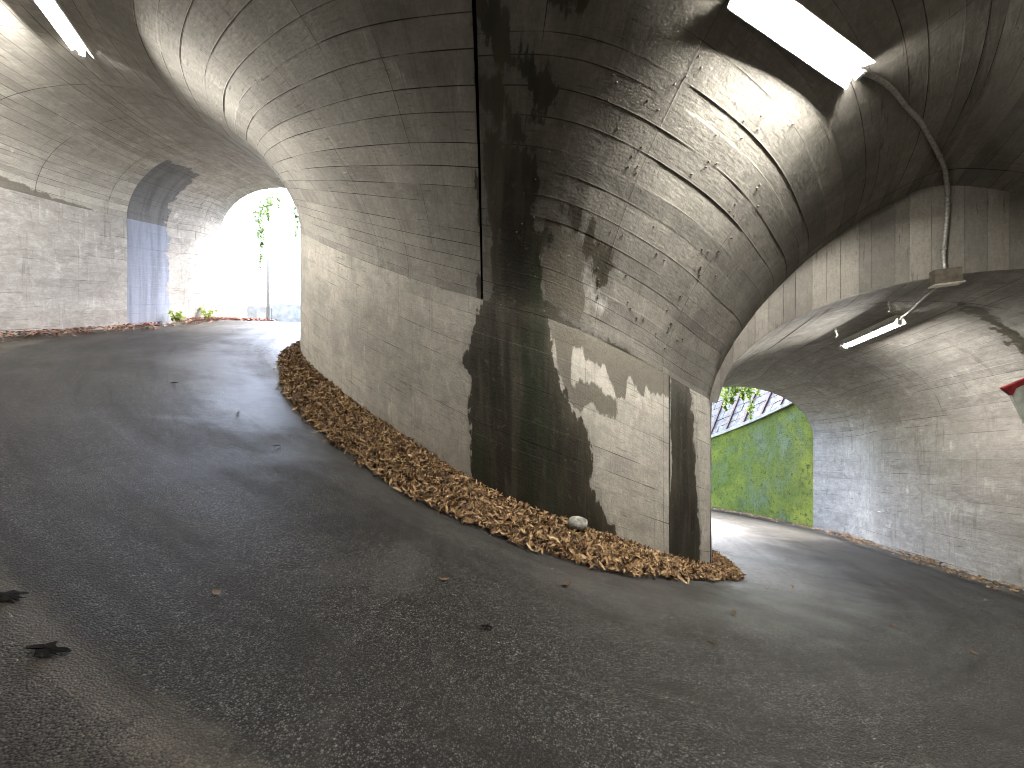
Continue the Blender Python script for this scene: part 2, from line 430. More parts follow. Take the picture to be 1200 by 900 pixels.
LOW_STAIN = [[(25.28, 6.33), (25.37, 6.62), (25.45, 6.99), (25.61, 7.61), (25.74, 8.3), (25.85, 8.3), (25.74, 7.37), (25.56, 6.87)]]
SALT_RIGHT = [[(26.3, 10.5), (26.75, 10.5), (26.8, 10.75), (26.35, 10.75)]]
STAIN_JOINT = [[(18.93, 2.25), (19.2, 2.25), (19.2, 3.0), (19.2, 6.0), (19.13, 6.0), (19.12, 4.6), (19.09, 4.2), (19.12, 3.8), (19.07, 3.4), (19.11, 3.0), (19.06, 2.7), (19.02, 2.5)]]
DAMP_SPRING = [[(10.2, 9.26), (10.8, 9.2), (11.5, 9.05), (12.2, 8.98), (13.4, 9.1), (14.5, 9.2), (14.5, 9.4), (10.2, 9.4)]]
#STAINS-END
U_CRACK = float(s2u(6.05))

M_vault_left = concrete("bend_concrete_brightened", (0.32, 0.302, 0.268), (0.46, 0.435, 0.385), boards_tone=0.4, streak=0.25, blotch=0.25)  # left bay lightened in colour to make up for weak lamplight
M_vault = concrete("bend_concrete", (0.175, 0.164, 0.142), (0.295, 0.277, 0.238), boards_tone=0.45, streak=0.3, blotch=0.35)  # right bay darkened in colour against the strong light of the near lamp
M_wall = concrete("wall_concrete", (0.49, 0.46, 0.40), (0.62, 0.59, 0.515), boards_tone=0.18, streak=0.25, blotch=0.42, pale=0.4, mottle=0.42)  # wall colour raised because the lamps light it too little
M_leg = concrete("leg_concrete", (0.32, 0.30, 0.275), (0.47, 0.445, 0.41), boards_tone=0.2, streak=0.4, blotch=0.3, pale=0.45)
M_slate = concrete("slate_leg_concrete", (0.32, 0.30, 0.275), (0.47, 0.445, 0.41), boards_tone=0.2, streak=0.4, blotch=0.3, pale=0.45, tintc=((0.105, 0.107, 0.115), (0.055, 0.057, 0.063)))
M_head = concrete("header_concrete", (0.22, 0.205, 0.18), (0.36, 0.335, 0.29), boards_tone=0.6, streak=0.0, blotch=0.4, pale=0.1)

# ------------------------------------------------------------------ road
def make_road():
    t = NT("wet_asphalt")
    uv = t.coords("UV")
    ob = t.coords("Object")
    agg = t.voro(ob, 135, out="Distance")
    aggc = t.N("ShaderNodeTexVoronoi"); t.put(aggc.inputs["Vector"], ob); aggc.inputs["Scale"].default_value = 135
    sep = t.N("ShaderNodeSeparateColor"); t.l.new(aggc.outputs["Color"], sep.inputs[0])
    fine = t.noise(ob, 150, 3, 0.6)
    mid = t.noise(ob, 1.1, 5, 0.6, 0.4)
    track = t.noise(t.coords("UV", (0.16, 1.5, 1)), 1.0, 5, 0.6, 0.5)
    track2 = t.noise(t.coords("UV", (0.5, 5.0, 1)), 1.0, 4, 0.6, 0.8)
    agg2 = t.voro(ob, 34, out="Distance")
    c = t.mix(t.ramp(sep.outputs[0], 0.1, 0.95), (0.020, 0.019, 0.0175), (0.17, 0.163, 0.15))
    c = t.mix(t.ramp(agg, 0.25, 0.62, 0.0, 0.9), c, (0.012, 0.011, 0.010))
    c = t.mix(t.ramp(t.noise(ob, 26, 5, 0.7), 0.42, 0.62, 0.0, 0.55), c, (0.022, 0.021, 0.020))
    c = t.mix(t.ramp(sep.outputs[1], 0.965, 1.0, 0, 0.5), c, (0.34, 0.33, 0.30))
    c = t.mix(t.ramp(track, 0.35, 0.66, 0.0, 0.42), c, (0.032, 0.031, 0.029))
    c = t.mix(t.ramp(track2, 0.5, 0.75, 0.0, 0.45), c, (0.02, 0.019, 0.017))
    c = t.mix(t.ramp(mid, 0.5, 0.75, 0.0, 0.35), c, (0.10, 0.096, 0.088))
    sx = t.N("ShaderNodeSeparateXYZ"); t.put(sx.inputs[0], uv)
    tw_ = t.math('ADD', sx.outputs[1], t.math('MULTIPLY', t.math('SUBTRACT', t.noise(ob, 2.2, 5, 0.65), 0.5), 0.28))
    c = t.mix(t.ramp(tw_, 5.30, 5.36, 0.0, 0.5), c, t.mix(t.ramp(sep.outputs[2], 0.1, 0.9), (0.024, 0.020, 0.016), (0.13, 0.112, 0.09)))
    c = t.mix(t.math('MULTIPLY', t.ramp(tw_, 5.20, 5.29), t.ramp(tw_, 5.42, 5.31, 0, 0.5)), c, (0.13, 0.115, 0.095))
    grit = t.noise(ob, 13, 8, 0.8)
    c = t.mix(t.math('MULTIPLY', t.ramp(sx.outputs[1], 3.5, 1.5, 0.0, 0.8), t.ramp(grit, 0.33, 0.58)), c, (0.24, 0.235, 0.228))  # inner lane painted paler, standing in for daylight sheen on the road
    c = t.mix(t.ramp(grit, 0.47, 0.36, 0.0, 0.5), c, (0.02, 0.019, 0.018))
    c = t.mix(t.ramp(t.noise(ob, 0.85, 7, 0.62, 0.5), 0.53, 0.63, 0.0, 0.45), c, (0.018, 0.017, 0.016))
    dmp = t.math('ADD', t.attr("damp"), t.math('MULTIPLY', t.math('SUBTRACT', track2, 0.5), 1.6))
    dm = t.ramp(dmp, 0.1, 0.7)
    c = t.mix(t.math('MULTIPLY', dm, 0.68), c, (0.018, 0.016, 0.013))
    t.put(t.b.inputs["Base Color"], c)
    rg = t.ramp(t.math('ADD', t.math('MULTIPLY', mid, 0.5), t.math('MULTIPLY', track, 0.6)), 0.4, 0.75, 0.42, 0.66)
    t.put(t.b.inputs["Roughness"], rg)
    t.put(t.b.inputs["Specular IOR Level"], t.ramp(t.math('ADD', sx.outputs[1], t.math('MULTIPLY', t.math('SUBTRACT', mid, 0.5), 2.5)), 2.0, 3.8, 0.85, 0.10))
    h = t.math('ADD', t.math('MULTIPLY', agg, -1.0), t.math('MULTIPLY', fine, 0.5))
    n1 = t.bump(h, 0.0034)
    t.put(t.b.inputs["Normal"], t.bump(t.noise(ob, 6, 4), 0.01, 0.6, n1))
    s = np.linspace(0, 14, 281)
    w = np.linspace(-0.12, 1.12, 61)
    I = catmull(ISO, s)[:, None, :]; O = catmull(OSO, s)[:, None, :]
    W = w[None, :, None]
    P = I + (O - I) * W
    U, Tm = np.meshgrid(s2u(s), w, indexing='ij')
    T = Tm * np.linalg.norm((O - I)[..., :2], axis=-1)
    P[..., 2] += (fbm(P[..., 0] * 0.5 + 20, P[..., 1] * 0.5 + 20) - 0.5) * 0.06 + (fbm(P[..., 0] * 2 + 20, P[..., 1] * 2 + 20) - 0.5) * 0.012
    P[..., 2] -= 0.05 * np.exp(-((Tm - 0.93) / 0.05) ** 2)
    # damp strip along the leaf pile and a dark band through the bend
    Sg = np.broadcast_to(s[:, None], U.shape)
    bend = np.exp(-((Sg - 6.8) / 3.0) ** 2)
    damp = bend * np.exp(-((T - 0.98) / 0.34) ** 2) * 1.1 + 0.6 * np.exp(-((Sg - 3.6) / 1.1) ** 2) * np.exp(-((T - 1.0) / 0.6) ** 2)
    damp = damp + 0.55 * np.exp(-((T - 3.7) / 0.55) ** 2) * np.exp(-((U - 17.0) / 3.0) ** 2) + 0.35 * np.exp(-((T - 2.6) / 0.3) ** 2) * np.exp(-((U - 21.5) / 2.5) ** 2) + 0.6 * np.clip((U - 30.0) / 1.5, 0, 1) + 0.45 * np.exp(-((T - 2.2) / 0.25) ** 2) * np.exp(-((U - 25.0) / 1.5) ** 2)
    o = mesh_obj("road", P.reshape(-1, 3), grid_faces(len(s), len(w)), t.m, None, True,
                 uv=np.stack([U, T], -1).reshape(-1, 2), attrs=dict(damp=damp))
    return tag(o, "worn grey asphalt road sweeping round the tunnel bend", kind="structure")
road = make_road()
def road_z(s, w):
    p = catmull(ISO, [s])[0] * (1 - w) + catmull(OSO, [s])[0] * w
    z = p[2] + float((fbm(np.array([p[0] * 0.5 + 20]), np.array([p[1] * 0.5 + 20]))[0] - 0.5) * 0.06 + (fbm(np.array([p[0] * 2 + 20]), np.array([p[1] * 2 + 20]))[0] - 0.5) * 0.012)
    z -= 0.05 * math.exp(-((w - 0.93) / 0.05) ** 2)
    return Vector((p[0], p[1], z))

# far ground so that nothing ends in a void
g = MB().add([(-600, -600, -9), (600, -600, -9), (600, 600, -9), (-600, 600, -9)], [(0, 1, 2, 3)]).build("ground", plain("ground_soil", (0.09, 0.085, 0.06), 0.95, scale=0.3))
tag(g, kind="structure")

# ------------------------------------------------------------------ the bend: vault, inner wall, outer wall
bend = tag(empty("bend_vault", (0, 0, 0)), "high grey board-marked concrete vault arching over the bend of the road", "vault")
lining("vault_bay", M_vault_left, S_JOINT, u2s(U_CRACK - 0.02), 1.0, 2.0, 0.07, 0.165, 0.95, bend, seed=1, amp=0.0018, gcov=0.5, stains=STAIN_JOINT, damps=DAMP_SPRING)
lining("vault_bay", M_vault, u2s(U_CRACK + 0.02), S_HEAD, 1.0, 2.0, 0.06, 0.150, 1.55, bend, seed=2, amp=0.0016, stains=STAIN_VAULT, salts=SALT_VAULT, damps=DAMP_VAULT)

inner = tag(empty("inner_wall", (0.47, 4.26, -0.09)), "curved concrete dividing wall with a black wet stain above the long leaf pile", "wall")
def under(o, parent):
    o.parent = parent; o.matrix_parent_inverse = Matrix.Translation(parent.location).inverted(); return o
UE = 22.92
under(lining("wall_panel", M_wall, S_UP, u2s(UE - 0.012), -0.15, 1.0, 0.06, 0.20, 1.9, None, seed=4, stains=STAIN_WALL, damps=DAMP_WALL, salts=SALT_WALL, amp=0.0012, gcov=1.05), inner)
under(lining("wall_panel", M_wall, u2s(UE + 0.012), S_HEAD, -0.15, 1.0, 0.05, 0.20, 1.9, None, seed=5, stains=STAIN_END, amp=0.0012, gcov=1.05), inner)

outer = tag(empty("outer_wall", (-7.9, 6.0, 2.3)), "pale weathered concrete side wall left of the road up to the bright exit", "wall")
under(lining("wall_panel", M_leg, S_JOINT, S_HEAD, 2.0, 3.15, 0.10, 0.22, 2.2, None, seed=6, amp=0.0015, gcov=1.2), outer)

# backing strip inside the open joint of the vault
jb = []
for v in np.linspace(1.0, 2.0, 60):
    for q in (-0.3, 0.3):
        jb.append(surf([u2s(U_CRACK + q)], [v], inset=-0.3)[0, 0] + np.array([0, 0, 0.3]))
mesh_obj("joint_filler", jb, [(2 * i, 2 * i + 1, 2 * i + 3, 2 * i + 2) for i in range(59)], plain("joint_tar", (0.012, 0.011, 0.009), 0.9), bend)

# ------------------------------------------------------------------ upper leg and lower leg
up_leg = tag(empty("upper_tunnel", (-6.4, 9.5, 3.0)), "pale upper tunnel barrel beyond the dark blue band, opening to white daylight", "tunnel")
UB0, UB1 = float(s2u(2.0)), float(s2u(S_JOINT))
kwu = dict(inset=0.0)
BLUE = [[(UB0 - 0.02, 7.2), (UB1 + 0.3, 7.2), (UB1 + 0.3, 13.2), (UB0 - 0.02, 13.2)]]
under(lining("vault_panel", M_slate, S_UP, S_JOINT, 1.0, 2.0, 0.10, 0.17, 1.3, None, kwu, seed=7, tints=BLUE), up_leg)
under(lining("wall_panel", M_leg, S_UP, S_JOINT, 2.0, 3.15, 0.10, 0.2, 2.5, None, kwu, gcov=1.2, seed=8, tints=BLUE), up_leg)

low_leg = tag(empty("lower_tunnel", (5.6, 7.5, -1.5)), "low pale tunnel barrel beyond the arch header, leading down to a green mossy wall", "tunnel")
kwl = dict(rise_abs=1.30, inset=0.0)
under(lining("vault_panel", M_leg, S_HEAD, S_LOW, 1.0, 2.0, 0.06, 0.19, 1.7, None, kwl, seed=9, wobble=0.008, stains=LOW_STAIN), low_leg)
under(lining("wall_panel", M_leg, S_HEAD + 0.02, S_LOW, 2.0, 3.15, 0.07, 0.2, 1.6, None, kwl, seed=10, salts=SALT_RIGHT, amp=0.0015, gcov=1.2), low_leg)
under(lining("wall_panel", M_leg, S_HEAD + 0.02, S_LOW, -0.15, 1.0, 0.10, 0.2, 1.6, None, kwl, seed=11), low_leg)

# ------------------------------------------------------------------ arch header between the big vault and the low leg
head = tag(empty("arch_header", tuple(0.5 * (ISO[10] + OSO[10]))), "concrete arch header of upright board marks carrying the grey junction box", "arch header")
nH = 34
vv = np.linspace(1.0, 2.0, 241)
big_c = surf([10.0], vv)[0]; low_c = surf([10.0], vv, rise_abs=1.30)[0]
ax = (OSO[10] - ISO[10]); axl = np.linalg.norm(ax[:2]); hx = ax / axl
fwd = np.array([-hx[1], hx[0], 0]); fwd /= np.linalg.norm(fwd)
if fwd[1] < 0: fwd = -fwd
def on_axis(c): return (c - ISO[10]) @ hx / (hx @ hx)
xb, xl = on_axis(big_c), on_axis(low_c)
cuts = np.linspace(-0.3, axl + 0.3, nH + 1); cuts[1:-1] += rng.uniform(-0.3, 0.3, nH - 1) * axl / nH
for a, b in zip(cuts[:-1], cuts[1:]):
    n = 5
    xs = np.linspace(a + 0.0015, b - 0.0015, n)
    top = np.interp(xs, xb, big_c[:, 2]) + 0.5; bot = np.where((xs < 0) | (xs > axl), np.interp(xs, [0, axl], [ISO[10, 2], OSO[10, 2]]) + 1.2, np.interp(xs, xl, low_c[:, 2])) - 0.02
    base = ISO[10][None] + hx[None] * xs[:, None]
    dz = rng.uniform(-0.009, 0.009)
    V, F, UVs = [], [], []
    for d in (-0.03 + dz, 0.10):
        for arr in (bot, top):
            for i in range(n):
                p = base[i] + fwd * d; V.append((p[0], p[1], arr[i])); UVs.append((arr[i] + xs[i] * 0.13, xs[i] * 1.0))
    q = lambda l, i: l * n + i
    for i in range(n - 1):
        F.append((q(0, i), q(0, i + 1), q(1, i + 1), q(1, i)))
        F.append((q(2, i), q(0, i), q(0, i + 1), q(2, i + 1))[::-1])
    F.append((q(0, 0), q(1, 0), q(3, 0), q(2, 0))); F.append((q(2, n - 1), q(3, n - 1), q(1, n - 1), q(0, n - 1)))
    tn = rng.random()
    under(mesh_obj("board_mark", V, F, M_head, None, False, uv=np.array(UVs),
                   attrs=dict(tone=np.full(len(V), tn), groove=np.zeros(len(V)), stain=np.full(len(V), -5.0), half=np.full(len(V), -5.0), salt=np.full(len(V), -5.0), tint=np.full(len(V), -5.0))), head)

# thickness of the concrete and the earth over it: one outer shell with closed ends at both mouths
def earth():
    s = np.linspace(S_UP, S_LOW, 90); v = np.concatenate([np.linspace(-0.2, 1, 6), np.linspace(1, 2, 24)[1:], np.linspace(2, 3.2, 6)[1:]])
    A = surf(s, v, inset=-0.45); A[..., 2] += 0.45 * ((v > 1) & (v < 2))[None, :]
    nv = len(v); V = list(A.reshape(-1, 3)); F = [tuple(x) for x in grid_faces(len(s), nv, False)]
    for si, kk in ((0, {}), (len(s) - 1, dict(rise_abs=1.30))):
        B = surf([s[si]], v, **kk)[0]; b = len(V); V += list(B)
        for i in range(nv - 1): F.append((si * nv + i, si * nv + i + 1, b + i + 1, b + i))
    o = mesh_obj("hillside", np.array(V), F, plain("mouth_concrete", (0.2, 0.19, 0.17), 0.9, scale=3))
    tag(o, "concrete and earth cover over the tunnel", kind="structure")
earth()
#OBJECTS
# ------------------------------------------------------------------ fluorescent lamps
M_enamel = plain("white_enamel", (0.72, 0.72, 0.70), 0.35, var=0.06, scale=30, bump=0)
M_steel = plain("galvanised_steel", (0.38, 0.37, 0.34), 0.5, 0.25, var=0.3, scale=40)
M_box = plain("dirty_box_paint", (0.13, 0.11, 0.08), 0.6, var=0.35, scale=15)
def tube_mat(name="lit_fluorescent_tube", k=1.0):
    t = NT(name)
    t.put(t.b.inputs["Base Color"], (0.8, 0.8, 0.8))
    t.put(t.b.inputs["Emission Color"], (1.0, 0.965, 0.90))
    t.b.inputs["Emission Strength"].default_value = LAMP * k
    return t.m
M_tube = tube_mat()
M_tube_dim = tube_mat("dim_fluorescent_tube", 0.34)  # emission lowered so the small lamp does not overlight the lower vault
def lamp(p0, p1, up, label, W=0.20, M_tube=M_tube):
    """batten with a winged reflector from p0 to p1, its top against the vault; up points to the vault"""
    p0, p1 = Vector(p0), Vector(p1)
    a = (p1 - p0); L = a.length; a.normalize()
    up = Vector(up); up = (up - a * up.dot(a)).normalized(); b = a.cross(up)
    M = Matrix((b, a, up)).transposed()
    root = empty("fluorescent_lamp", (p0 + p1) / 2)
    root.rotation_euler = M.to_euler()
    tag(root, label, "lamp", "fluorescent lamps along the tunnel vault")
    MB().box((0, 0, 0.052), (0.07, L * 0.98, 0.06)).build("batten", M_enamel, root)
    for sx in (-1, 1):
        v = []
        for y in (-L / 2, L / 2):
            for x, z in ((0.036, 0.030), (W / 2, -0.030), (W / 2 + 0.002, -0.038), (W / 2 - 0.005, -0.038), (W / 2 - 0.006, -0.034), (0.036, 0.024)):
                v.append((sx * x, y, z))
        f = [(i, (i + 1) % 6, 6 + (i + 1) % 6, 6 + i) for i in range(6)] + [tuple(range(6)), tuple(range(11, 5, -1))]
        mesh_obj("reflector_wing", v, f, M_enamel, root)
    MB().tube([(0, -L / 2 + 0.03, -0.042), (0, L / 2 - 0.03, -0.042)], 0.0165, 14).build("tube", M_tube, root, True)
    for sy in (-1, 1):
        MB().box((0, sy * (L / 2 - 0.016), -0.020), (0.05, 0.028, 0.084)).build("lamp_holder", M_enamel, root)
    return root
lamp((2.66, 2.955, 3.885), (1.50, 2.545, 4.125), (0.0, 0.42, 0.9), "large lit fluorescent lamp nearest the camera, joined to the curved conduit")
lamp((-5.52, 4.95, 5.78), (-4.86, 3.95, 5.56), (0.15, -0.1, 0.97), "lit fluorescent lamp over the upper road, above the pale left wall")
lamp((5.375, 6.22, 2.135), (5.145, 5.10, 2.345), (0.15, 0.12, 0.97), "small lit fluorescent lamp in the lower tunnel past the arch header", 0.135, M_tube_dim)

# ------------------------------------------------------------------ conduits and junction box
cd = [Vector(p) for p in ((2.68, 2.955, 3.90), (2.88, 3.03, 3.905), (3.09, 3.12, 3.88), (3.33, 3.25, 3.843), (3.565, 3.37, 3.81), (3.87, 3.56, 3.772), (4.165, 3.755, 3.735), (4.40, 3.91, 3.67), (4.55, 4.025, 3.55), (4.565, 4.035, 3.38), (4.555, 4.04, 3.15), (4.54, 4.05, 2.86), (4.535, 4.03, 2.68))]
cdp = catmull(np.array(cd), np.linspace(0, len(cd) - 1, 60))
cr = tag(empty("conduit", cd[0]), "thick grey conduit curving from the large lamp down to the junction box", "conduit")
under(MB().tube(cdp, 0.019, 10).build("pipe", M_steel, None, True), cr)
for i in (14, 30, 44, 53):
    t_ = Vector(cdp[i + 1]) - Vector(cdp[i - 1]); t_.normalize(); c_ = Vector(cdp[i])
    under(MB().tube([c_ - t_ * 0.014, c_ + t_ * 0.012], 0.024, 10).build("pipe_clip", M_steel, None, True), cr)
Mx = Matrix((Vector(hx), Vector(fwd), Vector((0, 0, 1)))).transposed()
jbx = tag(empty("junction_box", (4.53, 4.02, 2.62), Mx.to_euler()), "brown square junction box at the lower edge of the arch header", "junction box")
bm_ = MB().box((0, 0, 0), (0.20, 0.13, 0.15)).build("box_body", M_box, jbx)
MB().box((0, 0, -0.083), (0.225, 0.16, 0.014)).build("box_lid", plain("box_lid_lit", (0.5, 0.47, 0.4), 0.5, var=0.2), jbx)  # pale colour paints the lamplit lower rim of the box
for sx in (-0.08, 0.08): MB().tube([(sx, -0.05, -0.089), (sx, -0.05, -0.096)], 0.008, 8).build("screw", M_steel, jbx)
tc = tag(empty("thin_conduit", (4.66, 4.15, 2.64)), "thin straight conduit between the junction box and the small lower lamp", "conduit")
under(MB().tube([(4.58, 4.08, 2.555), (4.70, 4.35, 2.52), (4.90, 4.66, 2.465), (5.03, 4.87, 2.42), (5.14, 5.09, 2.37)], 0.012, 8).build("pipe", M_steel, None, True), tc)
for k, (p, lb) in enumerate((((4.885, 5.81, 2.285), "small white hook in the lower vault left of the small lamp"), ((4.69, 4.79, 2.485), "small pale bracket in the lower vault beside the thin conduit"))):
    h = MB().tube([Vector(p) + Vector((0, 0, 0.06)), Vector(p), Vector(p) + Vector((0.03, 0, -0.05)), Vector(p) + Vector((0.0, 0, -0.08))], 0.011, 8).build("ceiling_hook", M_enamel, None, True)
    tag(h, lb, "hook", "hooks in the lower vault")

# ------------------------------------------------------------------ red and white sign at the right edge
sg = tag(empty("road_sign", (5.75, 3.75, -0.95)), "red-cornered white road sign tilted beside the right tunnel wall", "sign")
def plate(pts, y0, y1):
    n = len(pts); v = [(x, y0, z) for x, z in pts] + [(x, y1, z) for x, z in pts]
    return v, [tuple(range(n)), tuple(range(2 * n - 1, n - 1, -1))] + [(i, n + i, n + (i + 1) % n, (i + 1) % n) for i in range(n)]
MS = Matrix.Translation((4.955, 3.9, 1.457 - 0.0))
M_red = plain("sign_red", (0.32, 0.012, 0.018), 0.35, var=0.3)
M_sw = plain("sign_white", (0.74, 0.80, 0.72), 0.3, var=0.25, scale=9)
for nm, pts, y0, y1, m in (("sign_panel", [(0.10, -0.075), (0.125, -0.01), (0.80, 0.30), (0.86, 0.22), (0.52, -0.72), (0.42, -0.74)], -0.012, 0.012, M_sw),
                           ("red_border", [(0.0, 0.0), (0.80, 0.345), (0.82, 0.31), (0.128, 0.0), (0.095, -0.072)], -0.02, 0.016, M_red)):
    v, f = plate(pts, y0, y1)
    under(mesh_obj(nm, [MS @ Vector(p) for p in v], f, m, None), sg)
under(MB().tube([(5.75, 3.96, -1.0), (5.75, 3.96, 1.95)], 0.03, 10).build("post", M_steel, None, True), sg)
for z in (1.1, 1.55): under(MB().box((5.6, 3.935, z), (0.36, 0.03, 0.03)).build("bracket", M_steel, None), sg)

# ------------------------------------------------------------------ leaves
def leaf_mat(name, cols):
    t = NT(name); a = t.attr("tone")
    n = t.N("ShaderNodeValToRGB"); t.put(n.inputs[0], a)
    e = n.color_ramp.elements
    while len(e) < len(cols): e.new(0.5)
    for i, c in enumerate(cols): e[i].position = i / (len(cols) - 1); e[i].color = (*c, 1)
    nz = t.noise(t.coords("Object"), 60, 3)
    t.put(t.b.inputs["Base Color"], t.mix(t.ramp(nz, 0.4, 0.7, 0, 0.4), n.outputs[0], (0.06, 0.035, 0.018)))
    t.b.inputs["Roughness"].default_value = 0.6
    t.b.inputs["Specular IOR Level"].default_value = 0.35
    return t.m
M_dry = leaf_mat("dry_leaf", [(0.022, 0.012, 0.006), (0.10, 0.052, 0.024), (0.22, 0.125, 0.058), (0.35, 0.22, 0.105), (0.50, 0.36, 0.20)])
M_redleaf = leaf_mat("red_leaf", [(0.14, 0.05, 0.035), (0.34, 0.13, 0.09), (0.45, 0.24, 0.17), (0.6, 0.45, 0.36)])

def leaf_cloud(pos, nor, length, width, tone, r, curl=0.5, tilt=0.6):
    """many separate curled leaves: centre, surface normal, size; returns verts, faces, tone"""
    n = len(pos)
    nor = nor + r.normal(0, tilt, (n, 3)) * 0.7; nor /= np.linalg.norm(nor, axis=1, keepdims=True)
    t = r.normal(0, 1, (n, 3)); t -= nor * (t * nor).sum(1, keepdims=True); t /= np.linalg.norm(t, axis=1, keepdims=True)
    b = np.cross(nor, t)
    cu = r.uniform(-curl, curl * 1.4, n); fold = r.uniform(-0.1, 0.5, n); bend = r.uniform(-0.25, 0.25, n)
    prof = [(-0.5, 0), (-0.22, 0.42), (0.12, 0.5), (0.5, 0)]
    V = []
    for x, w in prof:
        c = pos + t * (x * length)[:, None] + nor * (cu * length * (x * x * 2 - 0.25) * 0.9)[:, None] + b * (bend * length * x * x)[:, None]
        if w == 0: V.append(c)
        else:
            V.append(c + b * (w * width)[:, None] + nor * (fold * width * 0.6)[:, None])
            V.append(c)
            V.append(c - b * (w * width)[:, None] + nor * (fold * width * 0.6)[:, None])
    V = np.stack(V, 1)                          # n,8,3: 0 tip | 1 2 3 | 4 5 6 | 7 tip
    F = np.array([(0, 2, 1), (0, 3, 2), (1, 2, 5), (1, 5, 4), (2, 3, 6), (2, 6, 5), (4, 5, 7), (5, 6, 7)])
    F = (F[None] + (np.arange(n) * 8)[:, None, None]).reshape(-1, 3)
    return V.reshape(-1, 3), F, np.repeat(tone, 8)

PU = np.array([10.2, 11.2, 12.2, 13.2, 14.5, 15.5, 16.3, 17.1, 18.0, 19.0, 20.0, 21.0, 21.6, 22.6, 23.6, 24.4, 25.0, 26.0, 26.6])
PT = np.array([0.05, 0.30, 0.48, 0.66, 0.84, 0.93, 1.04, 1.12, 1.20, 1.22, 1.06, 0.98, 0.86, 0.66, 0.52, 0.44, 0.36, 0.26, 0.10])
def pile_pts(u, k):
    """u along the road, k 0 at the wall .. 1 at the outer edge of the pile: points and normals"""
    s = u2s(u); I = catmull(ISO, s); O = catmull(OSO, s); D = O - I; w = np.linalg.norm(D[:, :2], axis=1)
    T = 0.93 * np.interp(u, PU, PT) * (1 + 0.10 * (fbm(u * 1.3, u * 0 + 3.3) - 0.5) + 0.12 * (fbm(u * 5, u * 0 + 8) - 0.5))
    P = I + D * (T * k / w)[:, None]
    hh = 0.10 * np.interp(T, [0, 0.9], [0.25, 1.0])
    h = hh * np.clip(1 - k, 0, 1) ** 0.75 * (0.8 + 0.5 * fbm(u * 3, k * 4))
    P[:, 2] += h + 0.012
    n = np.stack([-D[:, 0] / w * 0, D[:, 1] * 0, np.ones(len(u))], 1) + D / w[:, None] * [[0.2, 0.2, 0]]
    return P, n / np.linalg.norm(n, axis=1, keepdims=True)
rl = np.random.default_rng(5)
us = np.linspace(10.2, 26.6, 260); ks = np.linspace(-0.15, 0.97, 14)
G = np.stack([pile_pts(us, np.full_like(us, k))[0] - [0, 0, 0.016 + 0.03 * max(0, k) ** 3] for k in ks], 1)
Vb = G.reshape(-1, 3); Fb = grid_faces(len(us), len(ks), True)
N = 24000
uu = rl.uniform(10.3, 26.5, N); keep = rl.random(N) < np.interp(uu, PU, PT) / 1.2; uu = uu[keep]
kk = rl.uniform(-0.02, 1.0, len(uu)) + (rl.random(len(uu)) < 0.05) * rl.uniform(0, 0.12, len(uu))
P, n = pile_pts(uu, kk); P[:, 2] += rl.uniform(-0.005, 0.03, len(uu))
L = rl.uniform(0.05, 0.12, len(uu)); Wd = L * rl.uniform(0.15, 0.30, len(uu))
tn = np.clip(rl.beta(1.35, 1.05, len(uu)), 0, 1)
Vl, Fl, tl = leaf_cloud(P, n, L, Wd, tn, rl, tilt=0.95)
F3 = np.concatenate([Fb[:, [0, 1, 2]], Fb[:, [0, 2, 3]]])
o = mesh_obj("leaf_pile", np.concatenate([Vb, Vl]), np.concatenate([F3, Fl + len(Vb)]), M_dry, None, False, attrs=dict(tone=np.concatenate([np.full(len(Vb), 0.05), tl])))
tag(o, "long bank of dry brown leaves heaped along the foot of the curved inner wall", kind="stuff")

def litter(name, label, u0, u1, t0, t1, n, lo, hi, mat, seed, tone=(0, 1), bunch=2.0):
    r = np.random.default_rng(seed)
    u = r.uniform(u0, u1, n); t = t0 + (t1 - t0) * r.random(n) ** bunch
    k = r.random(n) < np.clip(fbm(u * 1.5, t * 3 + seed) * 2.6 - 0.6, 0.12, 1); u, t = u[k], t[k]
    s = u2s(u); I = catmull(ISO, s); O = catmull(OSO, s); D = O - I; w = np.linalg.norm(D[:, :2], axis=1)
    P = O - D * (t / w)[:, None]; P[:, 2] += r.uniform(0.015, 0.06, len(u))
    Lk = r.uniform(lo, hi, len(u))
    nn = np.zeros((len(u), 3)); nn[:, 2] = 1
    V, F, tt = leaf_cloud(P, nn, Lk, Lk * r.uniform(0.3, 0.5, len(u)), r.uniform(*tone, len(u)), r, tilt=0.45)
    return tag(mesh_obj(name, V, F, mat, None, False, attrs=dict(tone=tt)), label, kind="stuff")
litter("leaf_litter", "thin strip of pale and brown leaves along the foot of the left wall", 6.6, 14.5, 0.02, 0.75, 2200, 0.04, 0.09, M_redleaf, 11, (0.25, 1))
litter("leaf_litter", "heap of reddish leaves at the foot of the bright upper mouth", 5.6, 7.4, 0.05, 1.1, 1500, 0.06, 0.12, M_redleaf, 12, (0.1, 0.7))
litter("leaf_litter", "thin strip of pale leaves along the foot of the right wall and mossy wall", 24.0, 37.0, 0.02, 0.42, 2800, 0.03, 0.08, M_dry, 13, (0.3, 1))

